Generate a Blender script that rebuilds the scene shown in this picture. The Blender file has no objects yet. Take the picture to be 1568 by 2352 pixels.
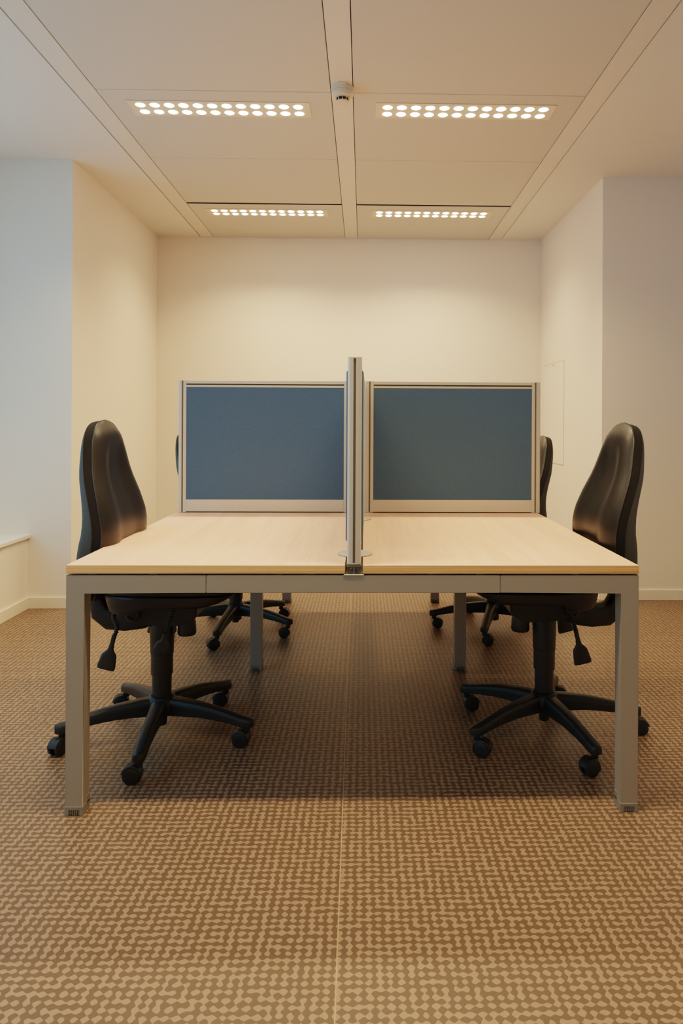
import bpy, bmesh, math
from mathutils import Vector, Matrix
C = bpy.context.scene.collection
SC = bpy.context.scene
R = math.radians
PI = math.pi

# ------------------------------------------------------------------ materials
def srgb(r, g, b):
    def f(c):
        c /= 255.0
        return c / 12.92 if c <= 0.04045 else ((c + 0.055) / 1.055) ** 2.4
    return (f(r), f(g), f(b), 1.0)

def mat(name, col, rough=0.5, metal=0.0, spec=0.5, bump=None, var=None, sheen=0.0, coat=0.0):
    """principled material; var = (scale, amount) tone mottling, bump = (scale, strength, distance)"""
    m = bpy.data.materials.new(name); m.use_nodes = True
    nt = m.node_tree; b = nt.nodes['Principled BSDF']
    b.inputs['Base Color'].default_value = col
    b.inputs['Roughness'].default_value = rough
    b.inputs['Metallic'].default_value = metal
    b.inputs['Specular IOR Level'].default_value = spec
    b.inputs['Sheen Weight'].default_value = sheen
    b.inputs['Coat Weight'].default_value = coat
    tc = nt.nodes.new('ShaderNodeTexCoord')
    if var:
        n = nt.nodes.new('ShaderNodeTexNoise'); n.inputs['Scale'].default_value = var[0]
        n.inputs['Detail'].default_value = 4
        nt.links.new(tc.outputs['Object'], n.inputs['Vector'])
        mx = nt.nodes.new('ShaderNodeMix'); mx.data_type = 'RGBA'
        k = var[1]
        mx.inputs['A'].default_value = tuple(c * (1 - k) for c in col[:3]) + (1,)
        mx.inputs['B'].default_value = tuple(min(1, c * (1 + k)) for c in col[:3]) + (1,)
        nt.links.new(n.outputs['Fac'], mx.inputs['Factor'])
        nt.links.new(mx.outputs['Result'], b.inputs['Base Color'])
    if bump:
        n = nt.nodes.new('ShaderNodeTexNoise'); n.inputs['Scale'].default_value = bump[0]
        n.inputs['Detail'].default_value = 3
        nt.links.new(tc.outputs['Object'], n.inputs['Vector'])
        bp = nt.nodes.new('ShaderNodeBump'); bp.inputs['Strength'].default_value = bump[1]
        bp.inputs['Distance'].default_value = bump[2]
        nt.links.new(n.outputs['Fac'], bp.inputs['Height'])
        nt.links.new(bp.outputs['Normal'], b.inputs['Normal'])
    return m

def emis(name, col, s):
    m = bpy.data.materials.new(name); m.use_nodes = True
    nt = m.node_tree; nt.nodes.clear()
    e = nt.nodes.new('ShaderNodeEmission'); o = nt.nodes.new('ShaderNodeOutputMaterial')
    e.inputs[0].default_value = col; e.inputs[1].default_value = s
    nt.links.new(e.outputs[0], o.inputs[0])
    return m

def math_node(nt, op, a, b=None, c=None):
    n = nt.nodes.new('ShaderNodeMath'); n.operation = op
    for i, v in enumerate((a, b, c)):
        if v is None: continue
        if isinstance(v, (int, float)): n.inputs[i].default_value = v
        else: nt.links.new(v, n.inputs[i])
    return n.outputs[0]

def floor_mat():
    """vinyl printed with a random woven lattice: light lozenges joined along rows or columns"""
    m = bpy.data.materials.new('woven_vinyl'); m.use_nodes = True
    nt = m.node_tree; b = nt.nodes['Principled BSDF']
    tc = nt.nodes.new('ShaderNodeTexCoord')
    # slight wobble of the lattice
    wn = nt.nodes.new('ShaderNodeTexNoise'); wn.inputs['Scale'].default_value = 24; wn.inputs['Detail'].default_value = 0
    nt.links.new(tc.outputs['Object'], wn.inputs['Vector'])
    wv = nt.nodes.new('ShaderNodeVectorMath'); wv.operation = 'MULTIPLY_ADD'
    wv.inputs[1].default_value = (0.007, 0.007, 0); 
    nt.links.new(wn.outputs['Color'], wv.inputs[0]); nt.links.new(tc.outputs['Object'], wv.inputs[2])
    sx = nt.nodes.new('ShaderNodeSeparateXYZ'); nt.links.new(wv.outputs[0], sx.inputs[0])
    P = 0.0202
    cx = math_node(nt, 'COSINE', math_node(nt, 'MULTIPLY', sx.outputs[0], 2 * PI / (P * 1.06)))
    cy = math_node(nt, 'COSINE', math_node(nt, 'MULTIPLY', sx.outputs[1], 2 * PI / P))
    n1 = nt.nodes.new('ShaderNodeTexNoise'); n1.inputs['Scale'].default_value = 62; n1.inputs['Detail'].default_value = 0
    nt.links.new(tc.outputs['Object'], n1.inputs['Vector'])
    nz = math_node(nt, 'MULTIPLY', math_node(nt, 'SUBTRACT', n1.outputs['Fac'], 0.5), 3.0)
    f = math_node(nt, 'ADD', math_node(nt, 'SUBTRACT', cx, cy), nz)
    f = math_node(nt, 'ADD', f, -0.2)
    st = nt.nodes.new('ShaderNodeMapRange'); st.interpolation_type = 'SMOOTHSTEP'
    st.inputs['From Min'].default_value = -0.16; st.inputs['From Max'].default_value = 0.16
    nt.links.new(f, st.inputs['Value'])
    mx = nt.nodes.new('ShaderNodeMix'); mx.data_type = 'RGBA'
    mx.inputs['A'].default_value = FLOOR_D; mx.inputs['B'].default_value = FLOOR_L
    nt.links.new(st.outputs['Result'], mx.inputs['Factor'])
    # weld line between two sheets
    so = nt.nodes.new('ShaderNodeSeparateXYZ'); nt.links.new(tc.outputs['Object'], so.inputs[0])
    lx = math_node(nt, 'ADD', math_node(nt, 'MULTIPLY_ADD', so.outputs[1], 0.0083, so.outputs[0]), 0.054)
    ln = math_node(nt, 'LESS_THAN', math_node(nt, 'ABSOLUTE', lx), 0.0014)
    m2 = nt.nodes.new('ShaderNodeMix'); m2.data_type = 'RGBA'
    m2.inputs['B'].default_value = srgb(176, 148, 114)
    nt.links.new(mx.outputs['Result'], m2.inputs['A']); nt.links.new(ln, m2.inputs['Factor'])
    # tiny wear mottling
    n3 = nt.nodes.new('ShaderNodeTexNoise'); n3.inputs['Scale'].default_value = 3.0; n3.inputs['Detail'].default_value = 5
    nt.links.new(tc.outputs['Object'], n3.inputs['Vector'])
    hv = nt.nodes.new('ShaderNodeHueSaturation')
    nt.links.new(math_node(nt, 'MULTIPLY_ADD', n3.outputs['Fac'], 0.16, 0.92), hv.inputs['Value'])
    nt.links.new(m2.outputs['Result'], hv.inputs['Color'])
    nt.links.new(hv.outputs['Color'], b.inputs['Base Color'])
    b.inputs['Roughness'].default_value = 0.42
    b.inputs['Specular IOR Level'].default_value = 0.42
    return m

def wood_mat(name, light, dark, axis, rough, contrast):
    """fine straight grain; axis = direction of the grain in object space"""
    m = bpy.data.materials.new(name); m.use_nodes = True
    nt = m.node_tree; b = nt.nodes['Principled BSDF']
    tc = nt.nodes.new('ShaderNodeTexCoord')
    mp = nt.nodes.new('ShaderNodeMapping')
    mp.inputs['Scale'].default_value = {'y': (170, 3.0, 170), 'x': (2.0, 170, 240)}[axis]
    nt.links.new(tc.outputs['Object'], mp.inputs['Vector'])
    n = nt.nodes.new('ShaderNodeTexNoise'); n.inputs['Scale'].default_value = 1.0
    n.inputs['Detail'].default_value = 3; n.inputs['Roughness'].default_value = 0.6
    n.inputs['Distortion'].default_value = 0.4
    nt.links.new(mp.outputs[0], n.inputs['Vector'])
    mp2 = nt.nodes.new('ShaderNodeMapping')
    mp2.inputs['Scale'].default_value = {'y': (22, 0.7, 22), 'x': (0.7, 22, 60)}[axis]
    nt.links.new(tc.outputs['Object'], mp2.inputs['Vector'])
    n2 = nt.nodes.new('ShaderNodeTexNoise'); n2.inputs['Scale'].default_value = 1.0; n2.inputs['Detail'].default_value = 3
    nt.links.new(mp2.outputs[0], n2.inputs['Vector'])
    s = math_node(nt, 'ADD', math_node(nt, 'MULTIPLY', n.outputs['Fac'], 0.6), math_node(nt, 'MULTIPLY', n2.outputs['Fac'], 0.4))
    rp = nt.nodes.new('ShaderNodeValToRGB')
    rp.color_ramp.elements[0].position = 0.5 - contrast; rp.color_ramp.elements[0].color = dark
    rp.color_ramp.elements[1].position = 0.5 + contrast * 0.6; rp.color_ramp.elements[1].color = light
    nt.links.new(s, rp.inputs[0]); nt.links.new(rp.outputs[0], b.inputs['Base Color'])
    b.inputs['Roughness'].default_value = rough
    b.inputs['Specular IOR Level'].default_value = 0.4
    return m

def glass_mat():
    m = bpy.data.materials.new('window_glass'); m.use_nodes = True
    nt = m.node_tree; nt.nodes.clear()
    t = nt.nodes.new('ShaderNodeBsdfTransparent'); g = nt.nodes.new('ShaderNodeBsdfGlossy')
    g.inputs['Roughness'].default_value = 0.02
    mx = nt.nodes.new('ShaderNodeMixShader'); mx.inputs[0].default_value = 0.06
    o = nt.nodes.new('ShaderNodeOutputMaterial')
    nt.links.new(t.outputs[0], mx.inputs[1]); nt.links.new(g.outputs[0], mx.inputs[2]); nt.links.new(mx.outputs[0], o.inputs[0])
    return m

def fabric_mat():
    m = mat('screen_fabric', FABRIC, 0.95, 0, 0.15, sheen=0.25)
    nt = m.node_tree; b = nt.nodes['Principled BSDF']
    tc = nt.nodes.new('ShaderNodeTexCoord')
    n = nt.nodes.new('ShaderNodeTexNoise'); n.inputs['Scale'].default_value = 420; n.inputs['Detail'].default_value = 2
    nt.links.new(tc.outputs['Object'], n.inputs['Vector'])
    mx = nt.nodes.new('ShaderNodeMix'); mx.data_type = 'RGBA'
    mx.inputs['A'].default_value = tuple(c * 0.72 for c in FABRIC[:3]) + (1,)
    mx.inputs['B'].default_value = tuple(c * 1.28 for c in FABRIC[:3]) + (1,)
    nt.links.new(n.outputs['Fac'], mx.inputs['Factor']); nt.links.new(mx.outputs['Result'], b.inputs['Base Color'])
    bp = nt.nodes.new('ShaderNodeBump'); bp.inputs['Strength'].default_value = 0.35; bp.inputs['Distance'].default_value = 0.001
    nt.links.new(n.outputs['Fac'], bp.inputs['Height']); nt.links.new(bp.outputs['Normal'], b.inputs['Normal'])
    return m

FLOOR_L = srgb(153, 126, 104)
FLOOR_D = srgb(104, 82, 63)
FABRIC = srgb(77, 102, 128)
WALLC = srgb(241, 232, 221)
M = dict(
    wall=mat('wall_paint', WALLC, 0.75, spec=0.25, bump=(240, 0.05, 0.001)),
    ceil=mat('ceiling_tile', srgb(218, 212, 201), 0.8, spec=0.2, bump=(600, 0.12, 0.001)),
    ceilp=mat('ceiling_plaster', srgb(233, 228, 219), 0.8, spec=0.2),
    rail=mat('ceiling_rail', srgb(230, 222, 210), 0.55, spec=0.35),
    void=mat('ceiling_void', srgb(40, 36, 34), 0.9, spec=0.1),
    trim=mat('white_trim', srgb(238, 230, 214), 0.45),
    sill=mat('white_sill', srgb(238, 236, 230), 0.35),
    floor=floor_mat(),
    wood=wood_mat('beech_top', srgb(234, 195, 174), srgb(219, 177, 154), 'y', 0.5, 0.2),
    edge=wood_mat('beech_edge', srgb(244, 192, 136), srgb(206, 152, 94), 'x', 0.5, 0.13),
    frame=mat('silver_grey_powder', srgb(160, 150, 136), 0.45, 0.12, bump=(900, 0.05, 0.0004)),
    alu=mat('anodised_aluminium', srgb(208, 200, 188), 0.38, 0.15),
    slot=mat('dark_slot', srgb(116, 104, 84), 0.6, 0.1),
    zinc=mat('zinc_plate', srgb(208, 202, 190), 0.3, 0.7),
    dsteel=mat('dark_steel', srgb(136, 128, 114), 0.4, 0.35),
    disc=mat('grey_clamp_disc', srgb(186, 186, 182), 0.4, 0.2),
    fabric=fabric_mat(),
    leather=mat('black_leather', srgb(31, 28, 25), 0.38, 0, 0.5, bump=(260, 0.10, 0.0006)),
    band=mat('black_cloth_band', srgb(34, 31, 29), 0.85, 0, 0.2),
    plastic=mat('black_plastic', srgb(42, 40, 38), 0.42, 0, 0.5, bump=(700, 0.08, 0.0004)),
    shell=mat('chair_back_plastic', srgb(62, 62, 60), 0.48, 0, 0.5, bump=(700, 0.08, 0.0004)),
    base=mat('black_nylon', srgb(36, 36, 36), 0.46, 0, 0.45, bump=(500, 0.12, 0.0005)),
    wheel=mat('caster_wheel', srgb(40, 39, 38), 0.5, 0, 0.4),
    lens=emis('led_lens', (1.0, 0.84, 0.60, 1), 17.0),
    plate=mat('light_plate', srgb(236, 222, 200), 0.5, spec=0.3),
    detector=mat('detector_plastic', srgb(226, 214, 194), 0.45),
    dark=mat('detector_grille', srgb(38, 26, 22), 0.6),
    wframe=mat('window_frame', srgb(232, 230, 226), 0.4),
    glass=glass_mat(),
)

# ------------------------------------------------------------------ mesh helpers
def bx(bm, x0, x1, y0, y1, z0, z1, bev=0.0, seg=2, mi=0):
    t = bmesh.new()
    bmesh.ops.create_cube(t, size=1)
    for v in t.verts:
        v.co = Vector(((x0 + x1) / 2 + v.co.x * (x1 - x0), (y0 + y1) / 2 + v.co.y * (y1 - y0), (z0 + z1) / 2 + v.co.z * (z1 - z0)))
    if bev > 0:
        bmesh.ops.bevel(t, geom=t.edges[:], offset=bev, segments=seg, affect='EDGES', profile=0.5)
    join(bm, t, mi)

def join(bm, t, mi=0, mtx=None):
    t.verts.index_update()
    vs = [bm.verts.new((mtx @ v.co) if mtx else v.co) for v in t.verts]
    for f in t.faces:
        try:
            nf = bm.faces.new([vs[v.index] for v in f.verts]); nf.material_index = mi if mi >= 0 else f.material_index
        except ValueError: pass
    t.free()

def lathe(bm, prof, n=32, mtx=None, mi=0):
    """prof = [(r, z)...]; revolved about z"""
    t = bmesh.new(); rings = []
    for r, z in prof:
        if r < 1e-6: rings.append([t.verts.new((0, 0, z))])
        else: rings.append([t.verts.new((r * math.cos(2 * PI * i / n), r * math.sin(2 * PI * i / n), z)) for i in range(n)])
    for a, b in zip(rings, rings[1:]):
        for i in range(n):
            j = (i + 1) % n
            if len(a) == 1 and len(b) == 1: continue
            if len(a) == 1: t.faces.new((a[0], b[i], b[j]))
            elif len(b) == 1: t.faces.new((a[i], b[0], a[j]))
            else: t.faces.new((a[i], b[i], b[j], a[j]))
    for ring, flip in ((rings[0], 0), (rings[-1], 1)):
        if len(ring) > 2:
            t.faces.new(ring if flip else ring[::-1])
    join(bm, t, mi, mtx)

def loft(bm, secs, closed_ends=True, mi=0, ring=True):
    rows = [[bm.verts.new(p) for p in s] for s in secs]
    n = len(rows[0])
    for a, b in zip(rows, rows[1:]):
        for i in range(n if ring else n - 1):
            j = (i + 1) % n
            f = bm.faces.new((a[i], a[j], b[j], b[i])); f.material_index = mi
    if closed_ends:
        for s, fl in ((rows[0], 1), (rows[-1], 0)):
            f = bm.faces.new(s[::-1] if fl else s); f.material_index = mi
    return rows

def tube(bm, pts, rad, n=12, mi=0, closed=False):
    pts = [Vector(p) for p in pts]
    m = len(pts)
    if not isinstance(rad, (list, tuple)): rad = [rad] * m
    secs = []; nrm = None
    for i, p in enumerate(pts):
        if closed: t = (pts[(i + 1) % m] - pts[i - 1]).normalized()
        else: t = (pts[min(i + 1, m - 1)] - pts[max(i - 1, 0)]).normalized()
        if nrm is None:
            nrm = t.orthogonal().normalized()
        nrm = (nrm - t * nrm.dot(t)).normalized()
        b = t.cross(nrm)
        secs.append([p + (nrm * math.cos(2 * PI * k / n) + b * math.sin(2 * PI * k / n)) * rad[i] for k in range(n)])
    if closed: secs.append(secs[0])
    loft(bm, secs, not closed, mi)

def obj(name, bm, mats, parent=None, ang=18, label=None):
    bmesh.ops.remove_doubles(bm, verts=bm.verts, dist=1e-6)
    bmesh.ops.recalc_face_normals(bm, faces=bm.faces)
    me = bpy.data.meshes.new(name); bm.to_mesh(me); bm.free()
    if not isinstance(mats, (list, tuple)): mats = [mats]
    for k in mats: me.materials.append(k)
    for p in me.polygons: p.use_smooth = True
    me.set_sharp_from_angle(angle=R(ang))
    o = bpy.data.objects.new(name, me); C.objects.link(o)
    if parent: o.parent = parent
    if label: o['label'] = label
    return o

def thing(name, label, cat, loc=(0, 0, 0), rz=0.0, group=None):
    o = bpy.data.objects.new(name, None); C.objects.link(o)
    o.empty_display_size = 0.1
    o.location = loc; o.rotation_euler = (0, 0, rz)
    o['label'] = label; o['category'] = cat
    if group: o['group'] = group
    return o

def copy_tree(o, parent=None):
    c = o.copy(); C.objects.link(c)
    if parent: c.parent = parent
    for ch in list(o.children): copy_tree(ch, c)
    return c

def struct(name, boxes, m, bev=0.0):
    bm = bmesh.new()
    for b in boxes: bx(bm, *b, bev=bev)
    o = obj(name, bm, m); o['kind'] = 'structure'
    return o

def lerp_tab(tab, x):
    """smooth interpolation through (x, y) pairs (cubic hermite, monotone-ish)"""
    if x <= tab[0][0]: return tab[0][1]
    if x >= tab[-1][0]: return tab[-1][1]
    for i in range(len(tab) - 1):
        x0, y0 = tab[i]; x1, y1 = tab[i + 1]
        if x0 <= x <= x1:
            def slope(k):
                if k <= 0 or k >= len(tab) - 1:
                    a = max(0, min(k, len(tab) - 2)); return (tab[a + 1][1] - tab[a][1]) / (tab[a + 1][0] - tab[a][0])
                s0 = (tab[k][1] - tab[k - 1][1]) / (tab[k][0] - tab[k - 1][0]); s1 = (tab[k + 1][1] - tab[k][1]) / (tab[k + 1][0] - tab[k][0])
                return 0 if s0 * s1 < 0 else 2 * s0 * s1 / (s0 + s1) if (s0 + s1) else 0
            h = x1 - x0; t = (x - x0) / h; a, b = slope(i) * h, slope(i + 1) * h
            return (2*t**3 - 3*t*t + 1) * y0 + (t**3 - 2*t*t + t) * a + (-2*t**3 + 3*t*t) * y1 + (t**3 - t*t) * b

def smooth(a, b, x):
    t = max(0.0, min(1.0, (x - a) / (b - a))); return t * t * (3 - 2 * t)

# ------------------------------------------------------------------ the room
H = 2.70
XL, XR, YB = -1.754, 1.523, 4.056
YL, YR = 2.288, 2.478
XW, XE, YF = -2.50, 2.55, -4.0
XP = -2.012
struct('floor', [(XW - .2, XE + .2, YF - .2, YB + .2, -0.12, 0)], M['floor'])
struct('wall_back', [(XL - .12, XR + .12, YB, YB + .12, 0, H + .12)], M['wall'])
struct('wall_left', [(XL - .12, XL, YL, YB, 0, H + .12)], M['wall'])
struct('wall_left_return', [(XW - .12, XL - .12, YL, YL + .12, 0, H + .12)], M['wall'])
struct('wall_right', [(XR, XR + .12, YR, YB, 0, H + .12)], M['wall'])
struct('wall_right_return', [(XR + .12, XE + .12, YR, YR + .12, 0, H + .12)], M['wall'])
struct('wall_right_side', [(XE, XE + .12, YF, YR, 0, H + .12)], M['wall'])
struct('wall_front', [(XW - .12, XE + .12, YF - .12, YF, 0, H + .12)], M['wall'])
struct('wall_under_window', [(XP - .10, XP, YF, YL, 0, 0.425)], M['wall'])
SZ = 0.445
struct('trim_window_sill', [(XW, XP + .016, YF, YL, SZ - .022, SZ)], M['sill'], bev=0.002)
wy = [-3.2, -1.5, 0.2, 1.95]
WZ0, WZ1 = 0.50, 2.60
wb = [(XW - .12, XW, YF, YL, 0.0, WZ0), (XW - .12, XW, YF, YL, WZ1, H + .12),
      (XW - .12, XW, YF, wy[0], WZ0, WZ1), (XW - .12, XW, wy[3], YL, WZ0, WZ1)]
struct('wall_window', wb, M['wall'])
for i in range(3):
    y0, y1 = wy[i], wy[i + 1]
    bm = bmesh.new()
    w = 0.06
    bx(bm, XW - .09, XW - .02, y0, y0 + w, WZ0, WZ1, .004); bx(bm, XW - .09, XW - .02, y1 - w, y1, WZ0, WZ1, .004)
    bx(bm, XW - .09, XW - .02, y0 + w, y1 - w, WZ0, WZ0 + w, .004); bx(bm, XW - .09, XW - .02, y0 + w, y1 - w, WZ1 - w, WZ1, .004)
    f = obj('window_%d' % (i + 1), bm, M['wframe']); f['kind'] = 'structure'
    bm = bmesh.new(); bx(bm, XW - .058, XW - .052, y0 + w - .005, y1 - w + .005, WZ0 + w - .005, WZ1 - w + .005)
    obj('pane', bm, M['glass'], f)

# baseboards
def baseboard(name, x0, x1, y0, y1):
    struct(name, [(x0, x1, y0, y1, 0, 0.068)], M['trim'], bev=0.0025)
t = 0.013
baseboard('baseboard_left_return', XP, XL, YL - t, YL)
baseboard('baseboard_under_window', XP, XP + t, YF, YL - t)
baseboard('baseboard_left', XL, XL + t, YL, YB)
baseboard('baseboard_back', XL + t, XR - t, YB - t, YB)
baseboard('baseboard_right', XR - t, XR, YR, YB)
baseboard('baseboard_right_return', XR, XE - t, YR - t, YR)
baseboard('baseboard_right_side', XE - t, XE, YF, YR)

# ceiling: plaster margins, tiles and rails
RL0, RL1 = -1.385, -1.278
RC0, RC1 = -0.160, -0.056
RR0, RR1 = 1.066, 1.172
G = 0.0022
bm = bmesh.new()
seams = [YF, -3.873, -3.0, -2.128, -1.257, -0.385, 0.487, 1.360, 2.231, 3.103, YB]
for xa, xb in ((RL1, RC0), (RC1, RR0)):
    for a, b in zip(seams, seams[1:]):
        ga = 0.030 if abs(a - 3.103) < .01 else G
        bx(bm, xa + G, xb - G, a + ga, b - G, H, H + .03, 0.0018, 1)
o = obj('ceiling', bm, M['ceil']); o['kind'] = 'structure'
struct('trim_4', [(RL1 + G, RC0 - G, 3.104, 3.132, H + .0015, H + .02)], M['void'])
struct('trim_5', [(RC1 + G, RR0 - G, 3.104, 3.132, H + .0015, H + .02)], M['void'])
struct('ceiling_margin_left', [(XW, RL0 - .008, YF, YL, H, H + .03), (XL, RL0 - .008, YL, YB, H, H + .03)], M['ceilp'])
struct('ceiling_margin_right', [(RR1 + .005, XE, YF, YR, H, H + .03), (RR1 + .005, XR, YR, YB, H, H + .03)], M['ceilp'])
struct('ceiling_void', [(XW - .12, XE + .12, YF - .12, YB + .12, H + .07, H + .12)], M['void'])
struct('trim_1', [(RL0, RL1 - G * .6, YF, YB - .004, H - .001, H + .03)], M['rail'], bev=0.001)
struct('trim_2', [(RC0 + G * .6, RC1 - G * .6, YF, 2.229, H - .001, H + .03), (RC0 + G * .6, RC1 - G * .6, 2.231, YB - .004, H - .001, H + .03)], M['rail'], bev=0.001)
struct('trim_3', [(RR0 + G * .6, RR1, YF, YB - .004, H - .001, H + .03)], M['rail'], bev=0.001)

# ------------------------------------------------------------------ ceiling lights
LW = 0.90; LD = 0.172
def make_light():
    t = thing('ceiling_light', '', 'ceiling light')
    bm = bmesh.new(); bx(bm, 0, LW, -LD / 2, LD / 2, -0.0025, 0.0, 0.001, 1)
    obj('light_plate', bm, M['plate'], t)
    bm = bmesh.new()
    lathe(bm, [(0.0, -0.005), (0.021, -0.0045), (0.027, -0.001)], 24)
    for f in [f for f in bm.faces if len(f.verts) > 4]: bm.faces.remove(f)
    first = obj('lens', bm, M['lens'], t)
    k = 0
    for i in range(12):
        for s in (-1, 1):
            l = first if k == 0 else first.copy()
            if k: C.objects.link(l); l.parent = t
            l.location = (0.0595 + 0.071 * i, s * 0.0385, 0); k += 1
    return t
lspots = [(-1.172, 1.555, 'ceiling light left of the smoke detector, lit white round lenses in two rows'),
          (0.055, 1.545, 'ceiling light right of the smoke detector, lit white round lenses in two rows'),
          (-1.172, 3.328, 'farther left ceiling light near the back wall, two rows of small lit lenses'),
          (0.055, 3.328, 'farther right ceiling light near the back wall, two rows of small lit lenses'),
          (-1.172, -0.25, 'ceiling light over the space left of and before the desk'),
          (0.055, -0.25, 'ceiling light over the space right of and before the desk'),
          (-1.172, -2.05, 'added unseen fill light in the ceiling behind the camera, left'),  # this last pair is added out of view to brighten the desk fronts
          (0.055, -2.05, 'added unseen fill light in the ceiling behind the camera, right')]
L0 = make_light()
for i, (x, y, lab) in enumerate(lspots):
    o = L0 if i == 0 else copy_tree(L0)
    o.location = (x, y, H - 0.0005); o['label'] = lab; o['group'] = 'recessed lights in the ceiling tiles'
    ld = bpy.data.lights.new('downlight', 'AREA'); ld.shape = 'RECTANGLE'; ld.size = 0.84; ld.size_y = 0.13
    ld.energy = 15.0 if i < 6 else 3.5; ld.color = (1.0, 0.73, 0.40); ld.spread = R(126)
    lo = bpy.data.objects.new('downlight', ld); C.objects.link(lo)
    lo.location = (x + LW / 2, y, H - 0.012)

# smoke detector on the middle rail
SD = thing('smoke_detector', 'round cream smoke detector with dark grille on the central ceiling rail', 'smoke detector', (-0.104, 1.305, H - .001))
bm = bmesh.new()
lathe(bm, [(0.0, 0), (0.051, 0), (0.0515, -0.012), (0.0515, -0.022)], 48)
bx(bm, -0.019, 0.019, -0.062, -0.045, -0.006, 0, 0.001)
obj('mounting_base', bm, M['detector'], SD)
bm = bmesh.new()
lathe(bm, [(0.0, -0.022), (0.0495, -0.022), (0.0505, -0.024), (0.0505, -0.036), (0.047, -0.045), (0.040, -0.050), (0.030, -0.052), (0.0, -0.052)], 48)
obj('detector_body', bm, M['detector'], SD)
bm = bmesh.new()
lathe(bm, [(0.0, -0.0515), (0.0285, -0.0515), (0.0285, -0.066), (0.0, -0.066)], 40)
obj('grille', bm, M['dark'], SD)
bm = bmesh.new()
lathe(bm, [(0.0, -0.066), (0.031, -0.066), (0.031, -0.069), (0.027, -0.0725), (0.0, -0.074)], 40)
for k in range(10):
    a = 2 * PI * k / 10 + R(18)
    tb = bmesh.new(); bx(tb, 0.0275, 0.0315, -0.0013, 0.0013, -0.067, -0.049)
    join(bm, tb, 0, Matrix.Rotation(a, 4, 'Z'))
obj('sensor_cap', bm, M['detector'], SD)
bm = bmesh.new(); lathe(bm, [(0, -0.0475), (0.003, -0.0475), (0.003, -0.0505), (0, -0.0508)], 12, Matrix.Translation((0.031, -0.022, 0)))
obj('indicator_lamp', bm, M['dark'], SD)

# access hatch in the right wall
HT = thing('access_hatch', 'flush cream access hatch in the right alcove wall behind the far chair', 'hatch', (XR, 3.635, 0.806))
bm = bmesh.new()
bx(bm, -0.003, 0.0, -0.294, 0.294, 0.005, 0.801, 0.0008, 1)
obj('hatch_door', bm, M['wall'], HT)
bm = bmesh.new()
for y0, y1, z0, z1 in ((-.2975, -.2945, 0, .806), (.2945, .2975, 0, .806), (-.2975, .2975, 0, .0035), (-.2975, .2975, .8025, .806)):
    bx(bm, -0.0012, 0.0, y0, y1, z0, z1)
obj('hatch_gap', bm, mat('hatch_shadow_gap', srgb(205, 190, 165), 0.8), HT)
bm = bmesh.new(); lathe(bm, [(0, -.003), (0.007, -.003), (0.007, 0.0015), (0.0055, 0.0025), (0, 0.0025)], 20, Matrix.Translation((-0.003, 0.0, 0.785)) @ Matrix.Rotation(-PI / 2, 4, 'Y'))
obj('hatch_lock', bm, mat('hatch_lock', srgb(150, 138, 118), 0.4, 0.5), HT)

# ------------------------------------------------------------------ bench desks
DX0, DXA, DXB, DX1 = -0.845, -0.050, 0.001, 0.802
TZ0, TZ1 = 0.691, 0.7155
BZ0, BZ1 = 0.6355, 0.6865
def desktop(root, x0, x1, y0, y1):
    bm = bmesh.new()
    bx(bm, x0, x1, y0, y1, TZ0, TZ1, 0.0012, 2)
    for f in bm.faces:
        f.material_index = 0 if abs(f.normal.z) > 0.7 else 1
    bm.normal_update()
    for f in bm.faces:
        f.material_index = 0 if abs(f.normal.z) > 0.7 else 1
    return obj('desktop', bm, [M['wood'], M['edge']], root)

def foot(leg, x0, x1, y0, y1, side):
    bm = bmesh.new()
    e = 0.0012
    bx(bm, x0 - e, x1 + e, y0 - e, y1 + e, 0.016, 0.026, 0.001, 1)
    for a, b in ((x0 - e, x0 + .010), (x1 - .010, x1 + e)):
        bx(bm, a, b, y0 - e, y1 + e, 0.0, 0.018, 0.001, 1)
    bx(bm, x0 + .008, x1 - .008, y0 + .003, y1 - .003, 0.002, 0.017)
    for k in range(6):
        xx = x0 + .012 + (x1 - x0 - .024) * k / 5
        bx(bm, xx - .001, xx + .001, y0 - .0005, y0 + .004, 0.002, 0.016)
    # raised rear collar
    bx(bm, x0 - e, x1 + e, y1 - .022, y1 + e, 0.02, 0.044, 0.001, 1)
    obj('foot', bm, mat_foot, leg)
mat_foot = mat('grey_plastic_foot', srgb(138, 131, 120), 0.55)

FD = thing('bench_desk', 'front double bench desk with beech tops and silver grey frame', 'desk', (0, 0, 0))
desktop(FD, DX0, DXA, 0, 1.196); desktop(FD, DXB, DX1, 0, 1.196)
LWD = 0.0505
for sgn, x0, x1, xb in ((-1, DX0, DX0 + LWD, -0.4475), (1, DX1 - LWD, DX1, 0.3995)):
    bm = bmesh.new()
    # leg and the stub of the beam are one welded angle
    if sgn < 0: prof = [(x0, .016), (x1, .016), (x1, BZ0), (xb, BZ0), (xb, BZ1), (x0, BZ1)]
    else: prof = [(x0, .016), (x1, .016), (x1, BZ1), (xb, BZ1), (xb, BZ0), (x0, BZ0)]
    loft(bm, [[(x, 0.001, z) for x, z in prof], [(x, 0.051, z) for x, z in prof]])
    bmesh.ops.bevel(bm, geom=[e for e in bm.edges], offset=0.0015, segments=2, affect='EDGES')
    lg = obj('leg', bm, M['frame'], FD)
    foot(lg, x0, x1, 0.001, 0.051, sgn)
bm = bmesh.new(); bx(bm, -0.4455, 0.3975, 0.001, 0.051, BZ0, BZ1, 0.0015)
bx(bm, -0.449, -0.444, 0.003, 0.049, BZ0 + .002, BZ1 - .002); bx(bm, 0.396, 0.401, 0.003, 0.049, BZ0 + .002, BZ1 - .002)
obj('end_beam', bm, M['frame'], FD)
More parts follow.
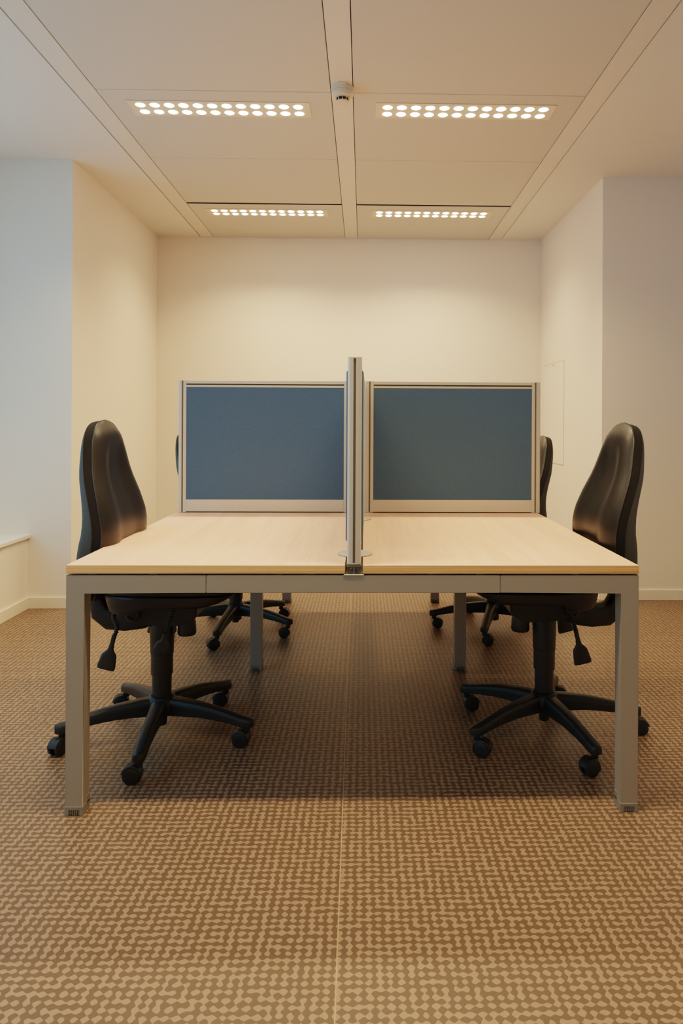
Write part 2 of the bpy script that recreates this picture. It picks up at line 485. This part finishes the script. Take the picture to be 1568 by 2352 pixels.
for x0 in (-0.506, 0.421):
    bm = bmesh.new(); bx(bm, x0, x0 + .052, 0.051, 1.187, BZ0, BZ1, 0.0015)
    obj('side_rail', bm, M['frame'], FD)
for x0 in (-0.506, 0.421):
    bm = bmesh.new(); bx(bm, x0, x0 + .052, 1.187, 1.238, 0.016, BZ1, 0.0015)
    lg = obj('leg', bm, M['frame'], FD); foot(lg, x0, x0 + .052, 1.187, 1.238, 1)
bm = bmesh.new(); bx(bm, -0.454, 0.421, 1.187, 1.238, BZ0, BZ1, 0.0015)
obj('cross_beam', bm, M['frame'], FD)
bm = bmesh.new()   # cable channel hung in the gap between the tops
bx(bm, -0.075, 0.026, 0.06, 1.18, 0.640, 0.643); bx(bm, -0.075, -0.072, 0.06, 1.18, 0.64, 0.688); bx(bm, 0.023, 0.026, 0.06, 1.18, 0.64, 0.688)
obj('cable_tray', bm, M['dsteel'], FD)
bm = bmesh.new()   # little spacers under the tops
for x in (-0.775, -0.6, -0.24, -0.15, 0.2, 0.34, 0.62, 0.735):
    bx(bm, x - .012, x + .012, 0.008, 0.032, BZ1 - .001, TZ0 + .001)
obj('spacer', bm, M['slot'], FD)
bm = bmesh.new(); bx(bm, -0.0535, 0.0045, -0.001, 0.05, BZ1 - .0005, BZ1 + .0025, 0.0006, 1)
obj('joint_plate', bm, M['zinc'], FD)

RD = thing('bench_desk', 'rear double bench desk, only its slim grey legs showing under the front desk', 'desk', (0, 0, 0))
desktop(RD, DX0, DXA, 1.236, 2.44); desktop(RD, DXB, DX1, 1.236, 2.44)
for x0 in (-0.506, 0.421):
    bm = bmesh.new(); bx(bm, x0, x0 + .052, 1.2385, 2.412, BZ0, BZ1, 0.0015)
    obj('side_rail', bm, M['frame'], RD)
    bm = bmesh.new(); bx(bm, x0 + .008, x0 + .060, 2.412, 2.463, 0.016, BZ1, 0.0015)
    lg = obj('leg', bm, M['frame'], RD); foot(lg, x0 + .008, x0 + .060, 2.412, 2.463, 1)
bm = bmesh.new(); bx(bm, -0.446, 0.429, 2.412, 2.463, BZ0, BZ1, 0.0015)
obj('cross_beam', bm, M['frame'], RD)

# ------------------------------------------------------------------ screens
def cross_screen(label, x0, x1, w):
    """upright fabric screen across the desk, origin at its foot"""
    t = thing('desk_screen', label, 'desk screen', ((x0 + x1) / 2, 1.216, TZ1))
    a, b = x0 - (x0 + x1) / 2, x1 - (x0 + x1) / 2
    z1 = 0.5995
    y0, y1 = -0.016, 0.016
    for s, e in ((1, a), (-1, b)):
        bm = bmesh.new()
        # rounded outer bar, recessed slot, flat inner bar
        p = [(0.0, y0 + .006), (0.001, y0 + .003), (0.004, y0 + .0005), (0.008, y0), (w, y0), (w, y0 + .007), (w + .0065, y0 + .007), (w + .0065, y1 - .007), (w, y1 - .007), (w, y1), (0.008, y1), (0.004, y1 - .0005), (0.001, y1 - .003), (0.0, y1 - .006)]
        loft(bm, [[(e + s * x, y, 0.001) for x, y in p], [(e + s * x, y, z1 - .002) for x, y in p]])
        bx(bm, min(e, e + s * (w + .0205)), max(e, e + s * (w + .0205)), y0 + .0005, y1 - .0005, z1 - .002, z1, 0.0006, 1)
        lo = obj('post', bm, M['alu'], t, 30)
        bm = bmesh.new(); q0, q1 = sorted((e + s * (w + .0001), e + s * (w + .0064))); bx(bm, q0, q1, y0 + .0055, y1 - .0055, 0.004, z1 - .004)
        obj('post_slot', bm, M['slot'], lo)
        bm = bmesh.new(); q0, q1 = sorted((e + s * (w + .0065), e + s * (w + .0205))); bx(bm, q0, q1, y0 + .001, y1 - .001, 0.001, z1 - .002, 0.001)
        obj('side_bar', bm, M['alu'], t)
    xa, xb = a + w + .0205, b - w - .0205
    bm = bmesh.new()
    bx(bm, xa, xb, y0 + .001, y1 - .001, z1 - .0155, z1 - .001, 0.001)
    bx(bm, xa, xb, y0 + .001, y1 - .001, z1 - .0315, z1 - .0225, 0.001)
    tr = obj('top_rail', bm, M['alu'], t)
    bm = bmesh.new(); bx(bm, xa, xb, y0 + .008, y1 - .008, z1 - .024, z1 - .0145)
    obj('rail_slot', bm, M['slot'], tr)
    bm = bmesh.new(); bx(bm, xa, xb, y0 + .001, y1 - .001, 0.004, 0.0585, 0.001)
    obj('bottom_rail', bm, M['alu'], t)
    bm = bmesh.new(); bx(bm, xa - .001, xb + .001, y0 + .003, y1 - .003, 0.058, z1 - .0312, 0.001)
    obj('fabric_panel', bm, M['fabric'], t)
    bm = bmesh.new(); bx(bm, xa - .01, xb + .01, y0 + .004, y1 - .004, 0.0, 0.0045)
    obj('seal_strip', bm, M['slot'], t)
cross_screen('blue fabric desk screen in silver frame across the left desk', -0.836, -0.052, .0145)
cross_screen('blue fabric desk screen in silver frame across the right desk', 0.008, 0.811, .0185)

CS = thing('desk_screen', 'desk screen seen end on, silver post with dark slot between the two desks', 'desk screen', (-0.0245, 0.0, TZ1), -R(0.45))
z1 = 0.599
def end_post(y0, y1, sg):
    bm = bmesh.new()
    hw = 0.0205
    yf, yk = (y0, y1)
    # slot opens on the outer end
    pts = []
    n = 6; r = 0.010
    prof = [(-0.0036, 0.008), (-0.0036, 0.0)]
    prof += [(-hw + r - r * math.sin(a), r - r * math.cos(a)) for a in [PI / 2 * k / n for k in range(n + 1)]]
    prof += [(-hw, y1 - y0), (hw, y1 - y0)]
    prof += [(hw - r + r * math.cos(a), r - r * math.sin(a)) for a in [PI / 2 * k / n for k in range(n + 1)]]
    prof += [(0.0036, 0.0), (0.0036, 0.008)]
    def Y(v): return y0 + v if sg > 0 else y1 - v
    loft(bm, [[(x, Y(y), 0.006) for x, y in prof], [(x, Y(y), z1 - .003) for x, y in prof]])
    def cap(za, zb, inset):
        pr = [(x * (1 - inset), max(y, 0.0)) for x, y in prof[1:-1]]
        loft(bm, [[(x, Y(y), za) for x, y in pr], [(x, Y(y), zb) for x, y in pr]])
    cap(z1 - .003, z1, 0.0); cap(0.0025, 0.006, 0.05)
    p = obj('post', bm, M['alu'], CS, 30)
    bm = bmesh.new(); bx(bm, -0.0037, 0.0037, Y(0.0022) if sg > 0 else Y(0.0085), Y(0.0085) if sg > 0 else Y(0.0022), 0.007, z1 - .003)
    obj('post_slot', bm, M['slot'], p)
end_post(0.0, 0.034, 1)
end_post(1.142, 1.176, -1)
bm = bmesh.new(); bx(bm, -0.0255, 0.0255, 0.034, 1.142, 0.063, 0.563, 0.006, 3)
obj('fabric_panel', bm, M['fabric'], CS)
bm = bmesh.new(); bx(bm, -0.0185, 0.0185, 0.034, 1.142, z1 - .036, z1 - .001, 0.004)
obj('top_rail', bm, M['alu'], CS)
bm = bmesh.new(); bx(bm, -0.0185, 0.0185, 0.034, 1.142, 0.012, 0.063, 0.003)
obj('bottom_rail', bm, M['alu'], CS)
for yy in (0.175, 0.985):
    bm = bmesh.new(); lathe(bm, [(0, 0.0002), (0.053, 0.0002), (0.0545, 0.0015), (0.0545, 0.004), (0.053, 0.0052), (0, 0.0052)], 48, Matrix.Translation((0, yy, 0)))
    lathe(bm, [(0.012, 0.004), (0.012, 0.016)], 20, Matrix.Translation((0, yy, 0)))
    d = obj('clamp_disc', bm, M['disc'], CS)
    bm = bmesh.new(); lathe(bm, [(0.009, 0.0), (0.009, -0.045)], 16, Matrix.Translation((0, yy, 0)))
    obj('clamp_bolt', bm, M['dsteel'], d)
bm = bmesh.new()   # bracket and wing nut below the front post
bx(bm, -0.0205, 0.0205, 0.020, 0.024, -0.0255, -0.004)
bx(bm, -0.022, 0.022, 0.004, 0.028, -0.006, 0.0015, 0.001)
br = obj('clamp_bracket', bm, M['dsteel'], CS)
bm = bmesh.new()
lathe(bm, [(0.0028, -0.0262), (0.0028, -0.006)], 14, Matrix.Translation((0.001, 0.010, 0)))
lathe(bm, [(0.0055, -0.0262), (0.0055, -0.0215), (0.003, -0.019)], 14, Matrix.Translation((0.001, 0.010, 0)))
for s in (-1, 1):
    tube(bm, [(0.001 + s * .003, 0.010, -0.009), (0.001 + s * .007, 0.010, -0.0085), (0.001 + s * .011, 0.010, -0.0125)], [0.0022, 0.0028, 0.0022], 8)
obj('wing_nut', bm, M['dsteel'], br)

# ------------------------------------------------------------------ office chair (faces +x, origin on the floor under the column)
def superellipse(cx, cy, a, b, z, n=64, p=4.6, zf=None):
    out = []
    for k in range(n):
        th = 2 * PI * k / n
        c, s = math.cos(th), math.sin(th)
        x = cx + a * math.copysign(abs(c) ** (2 / p), c); y = cy + b * math.copysign(abs(s) ** (2 / p), s)
        out.append((x, y, z if zf is None else zf(x, y, z)))
    return out

HW = [(.525, .150), (.535, .172), (.56, .198), (.60, .215), (.66, .226), (.72, .232), (.78, .231), (.85, .220), (.92, .198), (.98, .174), (1.03, .155), (1.06, .143), (1.085, .126), (1.105, .101), (1.118, .071), (1.126, .036), (1.129, .010)]
EOFF = [(.525, .030), (.56, .012), (.60, .003), (.66, 0), (.74, 0), (.783, .005), (.858, .029), (.951, .066), (1.026, .086), (1.088, .099), (1.129, .111)]
ZS = [.525, .530, .538, .55, .57, .60, .63, .66, .69, .72, .75, .78, .81, .84, .87, .90, .93, .96, .99, 1.02, 1.045, 1.065, 1.08, 1.093, 1.104, 1.112, 1.118, 1.1225, 1.126, 1.129]
NU = 28
US = [-1, -.994, -.98, -.955] + [-.92 + 1.84 * k / (NU - 6) for k in range(NU - 5)] + [.955, .98, .994, 1]
BX = -0.162
def edge_x(z): return BX - lerp_tab(EOFF, z)
def bulge(u, z):
    a = abs(u)
    b = lerp_tab([(.525, .012), (.58, .026), (.75, .030), (.95, .026), (1.08, .026), (1.129, .006)], z)
    rec = lerp_tab([(.525, .024), (.66, .026), (.74, .012), (.80, .012), (.90, .018), (1.0, .012), (1.06, .0), (1.129, 0)], z)
    pil = (1 - a ** 7) if z < 1.0 else (1 - a ** (7 - 4 * smooth(1.0, 1.12, z)))
    return b * pil - rec * (1 - smooth(.26, .66, a))
BAND = 0.030
def bdir(z):
    a = R(16) * smooth(.98, 1.12, z)
    return math.cos(a) * BAND, math.sin(a) * BAND * 0.9

def make_chair():
    t = thing('office_chair', '', 'office chair')
    # --- backrest: leather front and cloth side band
    bm = bmesh.new()
    front = [[bm.verts.new((edge_x(z) + bulge(u, z), u * lerp_tab(HW, z), z)) for u in US] for z in ZS]
    for a, b in zip(front, front[1:]):
        for i in range(len(US) - 1):
            bm.faces.new((a[i], a[i + 1], b[i + 1], b[i])).material_index = 0
    rear = [[bm.verts.new((edge_x(z) - bdir(z)[0], u * lerp_tab(HW, z), z - bdir(z)[1])) for u in US] for z in ZS]
    for a, b in zip(rear, rear[1:]):
        for i in range(len(US) - 1):
            bm.faces.new((a[i + 1], a[i], b[i], b[i + 1])).material_index = 1
    def strip(f, r):
        for i in range(len(f) - 1):
            bm.faces.new((f[i], f[i + 1], r[i + 1], r[i])).material_index = 1
    strip([r[0] for r in front], [r[0] for r in rear]); strip([r[-1] for r in front], [r[-1] for r in rear])
    strip(front[0], rear[0]); strip(front[-1], rear[-1])
    bk = obj('backrest', bm, [M['leather'], M['band']], t, 42)
    bm = bmesh.new()
    path = [(edge_x(z) + .0006, -lerp_tab(HW, z) - .0002, z) for z in ZS] + [(edge_x(z) + .0006, lerp_tab(HW, z) + .0002, z) for z in ZS[::-1]]
    tube(bm, path, 0.0021, 8, closed=True)
    obj('piping', bm, M['leather'], bk)
    # --- rear shell of the back
    bm = bmesh.new()
    SB = [(.525, .048), (.62, .052), (.70, .049), (.77, .040), (.85, .028), (.93, .021), (1.0, .014), (1.06, .008), (1.129, .001)]
    def sx(u, z): return edge_x(z) - bdir(z)[0] - 0.0005 - lerp_tab(SB, z) * ((1 - abs(u) ** 60) + 0.25 * (1 - u * u))
    sk = 0.985
    rows = [[bm.verts.new((sx(u, z), u * sk * lerp_tab(HW, z), z - bdir(z)[1])) for u in US] for z in ZS[:-1]]
    rim = [[bm.verts.new((edge_x(z) - bdir(z)[0] - 0.0004, u * sk * lerp_tab(HW, z), z - bdir(z)[1])) for u in US] for z in ZS[:-1]]
    for a, b in zip(rows, rows[1:]):
        for i in range(len(US) - 1): bm.faces.new((a[i + 1], a[i], b[i], b[i + 1]))
    for a, b in zip(rim, rim[1:]):
        for i in range(len(US) - 1): bm.faces.new((a[i], a[i + 1], b[i + 1], b[i]))
    strip([r[0] for r in rim], [r[0] for r in rows]); strip([r[-1] for r in rim], [r[-1] for r in rows])
    strip(rim[0], rows[0]); strip(rim[-1], rows[-1])
    for f in bm.faces: f.material_index = 0
    obj('back_shell', bm, M['shell'], t, 50)
    # --- carrier bar from under the seat up behind the shell
    bm = bmesh.new()
    secs = []
    for x, z, h, w in ((-.03, .445, .040, .036), (-.085, .432, .072, .038), (-.15, .427, .080, .038), (-.205, .432, .082, .038), (-.238, .455, .072, .038), (-.252, .500, .052, .036), (-.255, .56, .040, .034), (-.250, .62, .030, .03)):
        secs.append((x, z, h, w))
    pts = [Vector((s[0], 0, s[1])) for s in secs]; ring = []
    for i, s in enumerate(secs):
        tg = (pts[min(i + 1, len(pts) - 1)] - pts[max(i - 1, 0)]).normalized()
        up = Vector((-tg.z, 0, tg.x)) * -1
        sec = []
        for k in range(20):
            th = 2 * PI * k / 20; c, q = math.cos(th), math.sin(th)
            sec.append(pts[i] + Vector((0, 1, 0)) * s[3] * math.copysign(abs(c) ** .5, c) + up * (s[2] / 2) * math.copysign(abs(q) ** .5, q))
        ring.append(sec)
    loft(bm, ring)
    obj('back_carrier', bm, M['plastic'], t, 45)
    # --- seat
    SCX, SA, SBY = 0.066, 0.221, 0.236
    bm = bmesh.new()
    secs = []
    for z, k in ((.5585, .975), (.563, .995), (.572, 1.0), (.585, .995), (.595, .975), (.602, .93), (.606, .84), (.607, .6), (.6065, .3)):
        secs.append(superellipse(SCX, 0, SA * k, SBY * k, z, zf=lambda x, y, zz: zz - 0.014 * smooth(.2, .32, x) - (0.006 * (1 - min(1, (y / .2) ** 2)) if zz > .6 else 0)))
    loft(bm, secs)
    obj('seat_cushion', bm, M['leather'], t, 50)
    bm = bmesh.new(); secs = []
    def sz(x, y, zz):
        k = (0.5575 - zz) / 0.0645
        lift = 0.022 * smooth(-.045, .0, x) + 0.028 * smooth(.16, .32, x)
        return zz + k * lift - 0.008 * smooth(.2, .32, x) * (1 - k)
    for z, k in ((.5575, .985), (.553, 1.0), (.548, .998), (.53, .985), (.512, .965), (.500, .95), (.4945, .92), (.493, .7), (.493, .35)):
        secs.append(superellipse(SCX, 0, SA * k, SBY * k, z, zf=sz))
    loft(bm, secs)
    obj('seat_shell', bm, M['plastic'], t, 45)
    # --- mechanism under the seat
    bm = bmesh.new()
    prof = [(-.125, .52), (-.12, .456), (-.07, .440), (-.03, .428), (.03, .418), (.100, .424), (.14, .45), (.145, .52)]
    loft(bm, [[(x, -.085, z) for x, z in prof], [(x, .085, z) for x, z in prof]])
    bmesh.ops.bevel(bm, geom=bm.edges[:], offset=.006, segments=2, affect='EDGES')
    mc = obj('tilt_mechanism', bm, M['plastic'], t, 40)
    bm = bmesh.new()
    for s in (-1, 1):
        bm = bmesh.new()
        lathe(bm, [(.024, 0), (.024, .016), (.020, .020), (.015, .020), (.013, .015), (.0, .015)], 28, Matrix.Translation((-.075, s * .084, .466)) @ Matrix.Rotation(s * -PI / 2, 4, 'X'))
        obj('pivot_boss', bm, M['plastic'], mc)
    # --- tension knob
    bm = bmesh.new()
    n = 48; secs = []
    for z, r in ((.452, .027), (.425, .028), (.418, .0305), (.377, .0325), (.370, .030), (.368, .022)):
        secs.append([(.088 + (r + (.0008 if (k % 2 and .37 < z < .42) else 0)) * math.cos(2 * PI * k / n), (r + (.0008 if (k % 2 and .37 < z < .42) else 0)) * math.sin(2 * PI * k / n), z) for k in range(n)])
    loft(bm, secs)
    obj('tension_knob', bm, M['plastic'], t, 45)
    # --- levers: ribbed sleeve, neck and flared paddle
    def lever(pts, pdir, pw, pl, ny):
        P = [Vector(p) for p in pts]
        dense = []
        m = 42
        for i in range(m):
            f = i / (m - 1) * (len(P) - 1); k = min(int(f), len(P) - 2); q = f - k
            p0, p1, p2, p3 = P[max(k - 1, 0)], P[k], P[k + 1], P[min(k + 2, len(P) - 1)]
            dense.append(0.5 * ((2 * p1) + (p2 - p0) * q + (2 * p0 - 5 * p1 + 4 * p2 - p3) * q * q + (3 * p1 - p0 - 3 * p2 + p3) * q ** 3))
        bm = bmesh.new()
        tube(bm, dense, [(.0088 if i % 3 == 0 else .0060) for i in range(m)], 12)
        lv = obj('lever', bm, M['plastic'], t, 60)
        bm = bmesh.new()
        d = Vector(pdir).normalized(); ya = Vector(ny); w = d.cross(ya).normalized(); ya = w.cross(d).normalized()
        o0 = dense[-1] - d * .006
        secs = []
        for s, hw, th in ((0, .0072, .0072), (.25, .0072, .0066), (.42, .010, .007), (.56, pw * .46, .008), (.66, pw * .5, .008), (.9, pw * .58, .0085), (.985, pw * .56, .008), (1.0, pw * .48, .005)):
            c = o0 + d * pl * s
            sec = []
            for k in range(20):
                th_ = 2 * PI * k / 20; cc, ss = math.cos(th_), math.sin(th_)
                sec.append(c + w * hw * math.copysign(abs(cc) ** .6, cc) + ya * th * math.copysign(abs(ss) ** .6, ss))
            secs.append(sec)
        loft(bm, secs)
        obj('paddle', bm, M['plastic'], lv, 45)
    lever([(-.114, -.150, .495), (-.115, -.168, .475), (-.099, -.180, .447), (-.108, -.185, .415)], (-.25, -.02, -1), .052, .115, (0, 1, 0))
    lever([(.080, -.150, .505), (.077, -.172, .480), (.070, -.184, .450), (.062, -.187, .425)], (-.28, .12, -1), .044, .066, (0, 1, 0))
    lever([(-.036, .150, .505), (-.042, .172, .480), (-.052, .186, .45), (-.060, .19, .42)], (-.22, .05, -1), .052, .115, (0, 1, 0))
    # --- gas column with telescopic cover
    bm = bmesh.new()
    lathe(bm, [(.040, .432), (.0435, .425), (.0425, .38), (.0405, .305), (.0385, .303), (.0382, .232), (.0345, .230), (.0325, .145), (.0325, .120)], 40)
    obj('gas_column', bm, M['plastic'], t, 30)
    # --- hub of the star base
    bm = bmesh.new()
    lathe(bm, [(.033, .147), (.037, .150), (.043, .148), (.050, .138), (.054, .120), (.052, .098), (.044, .088), (.019, .086), (.018, .047), (.015, .044), (0, .044)], 40)
    obj('base_hub', bm, M['base'], t, 40)
    # --- five arms, each with a twin wheel caster
    def arm_bm():
        bm = bmesh.new(); secs = []
        for r, zt, h, w in ((.030, .143, .056, .026), (.060, .144, .056, .0255), (.10, .141, .052, .0235), (.15, .136, .046, .0215), (.20, .128, .041, .0200), (.25, .118, .036, .0192), (.29, .108, .032, .0192), (.315, .102, .031, .0198), (.335, .0985, .030, .0185), (.346, .097, .028, .0135), (.350, .096, .025, .006)):
            zb = zt - h; e = min(.006, w * .4)
            secs.append([(r, -w, zb), (r, -w - .001, zb + h * .55), (r, -w + e * .2, zt - e * 1.1), (r, -w + e, zt - e * .3), (r, -w + e * 2.2 if w > .012 else -w * .3, zt), (r, w - e * 2.2 if w > .012 else w * .3, zt), (r, w - e, zt - e * .3), (r, w - e * .2, zt - e * 1.1), (r, w + .001, zb + h * .55), (r, w, zb)])
        loft(bm, secs)
        return bm
    arm = obj('base_arm', arm_bm(), M['base'], t, 42)
    bm = bmesh.new()
    lathe(bm, [(.0115, .074), (.0115, .050)], 20)
    RX = Matrix.Rotation(PI / 2, 4, 'X')
    for s in (-1, 1):
        mt = Matrix.Translation((-.021, s * .014, .0262)) @ RX
        lathe(bm, [(0, -.008), (.012, -.0085), (.022, -.008), (.0255, -.0062), (.0262, -.003), (.0262, .003), (.0255, .0062), (.022, .008), (.012, .0085), (0, .008)], 32, mt, 1)
    # hood arching over the wheels
    secs = []
    for k in range(13):
        a = R(-28 + 196 * k / 12)
        c, s = math.cos(a), math.sin(a)
        ri, ro = .0272, .0315
        secs.append([(-.021 + ri * c, -.0195, .0262 + ri * s), (-.021 + ro * c, -.0175, .0262 + ro * s), (-.021 + ro * c, .0175, .0262 + ro * s), (-.021 + ri * c, .0195, .0262 + ri * s)])
    loft(bm, secs)
    bx(bm, -.032, .004, -.0045, .0045, .018, .058, .002)
    cs = obj('caster', bm, [M['base'], M['wheel']], arm, 40)
    cs.location = (.326, 0, 0)
    arms = [arm]
    for k in range(4):
        a = arm.copy(); C.objects.link(a); a.parent = t
        c = cs.copy(); C.objects.link(c); c.parent = a
        arms.append(a)
    return t

# label, x, y, facing, base angle (world), caster swivels (world), back slide, upper drop
CH = [('black leather office chair at the front left desk, on the window side', -.715, .518, 0, 57.5, [0, 15, 72, 4, -6], .025, -0.005, 5.5),
      ('black leather office chair at the front right desk, its back to the plain right wall', .665, .543, 180, 69, [170, 180, 152, 22, 172], -.018, 0.0, 0),
      ('black office chair mostly hidden behind the left blue screen', -.685, 1.83, 0, 48, [170, 40, 60, 30, 0], .0, -.060, 0),
      ('black office chair half hidden behind the right blue screen, beside the access hatch', 0.720, 1.87, 180, 36, [160, 190, 180, 165, 30], .0, -.072, 0)]
c0 = make_chair()
trees = [c0] + [copy_tree(c0) for _ in range(3)]
for o, (lab, x, y, face, ba, sw, slide, drop, tilt) in zip(trees, CH):
    o.location = (x, y, 0); o.rotation_euler = (0, 0, R(face)); o['label'] = lab; o['group'] = 'office chairs at the bench desks'
    k = 0
    for ch in o.children:
        nm = ch.name.split('.')[0]
        if nm == 'base_arm':
            ch.rotation_euler = (0, 0, R(ba + 72 * k - face))
            for g in ch.children: g.rotation_euler = (0, 0, R(sw[k] - ba - 72 * k))
            k += 1
        elif nm != 'base_hub':
            back = nm in ('backrest', 'back_shell', 'back_carrier')
            v = Vector((slide if back else 0, 0, drop))
            if back and nm != 'back_carrier':       # the back reclines about a pivot behind the lumbar pad
                pv = Vector((-.19, 0, .72))
                rm = Matrix.Rotation(R(tilt), 3, 'Y')
                v += pv - rm @ pv
                ch.rotation_euler = rm.to_euler()
            ch.location = v

# ------------------------------------------------------------------ daylight and camera
w = bpy.data.worlds.new('sky'); SC.world = w; w.use_nodes = True
bg = w.node_tree.nodes['Background']
bg.inputs[0].default_value = (0.30, 0.70, 1.0, 1); bg.inputs[1].default_value = 1.5

cam = bpy.data.cameras.new('camera'); co = bpy.data.objects.new('camera', cam); C.objects.link(co)
yaw, roll = .0211, .0048
f, cx, cy = 1643.2, 868.3, 970.85
cam.sensor_fit = 'HORIZONTAL'; cam.sensor_width = 36.0
cam.lens = 36.0 * f / 1568
cam.shift_x = -(cx - 784) / 1568; cam.shift_y = -(1176 - cy) / 1568
co.matrix_world = Matrix.Translation((0, -2.058, 1.126)) @ Matrix.Rotation(-yaw, 4, 'Z') @ Matrix.Rotation(PI / 2, 4, 'X') @ Matrix.Rotation(roll, 4, 'Z')
cam.clip_start = 0.05
SC.camera = co

SC.view_settings.view_transform = 'Filmic'
SC.view_settings.look = 'Medium High Contrast'
SC.view_settings.exposure = 0.24
SC.cycles.use_denoising = True
SC.cycles.max_bounces = 7
SC.cycles.diffuse_bounces = 4
SC.cycles.use_adaptive_sampling = True
SC.cycles.adaptive_min_samples = 16
SC.cycles.adaptive_threshold = 0.06
SC.cycles.sample_clamp_indirect = 8
SC.cycles.caustics_reflective = False
SC.cycles.caustics_refractive = False
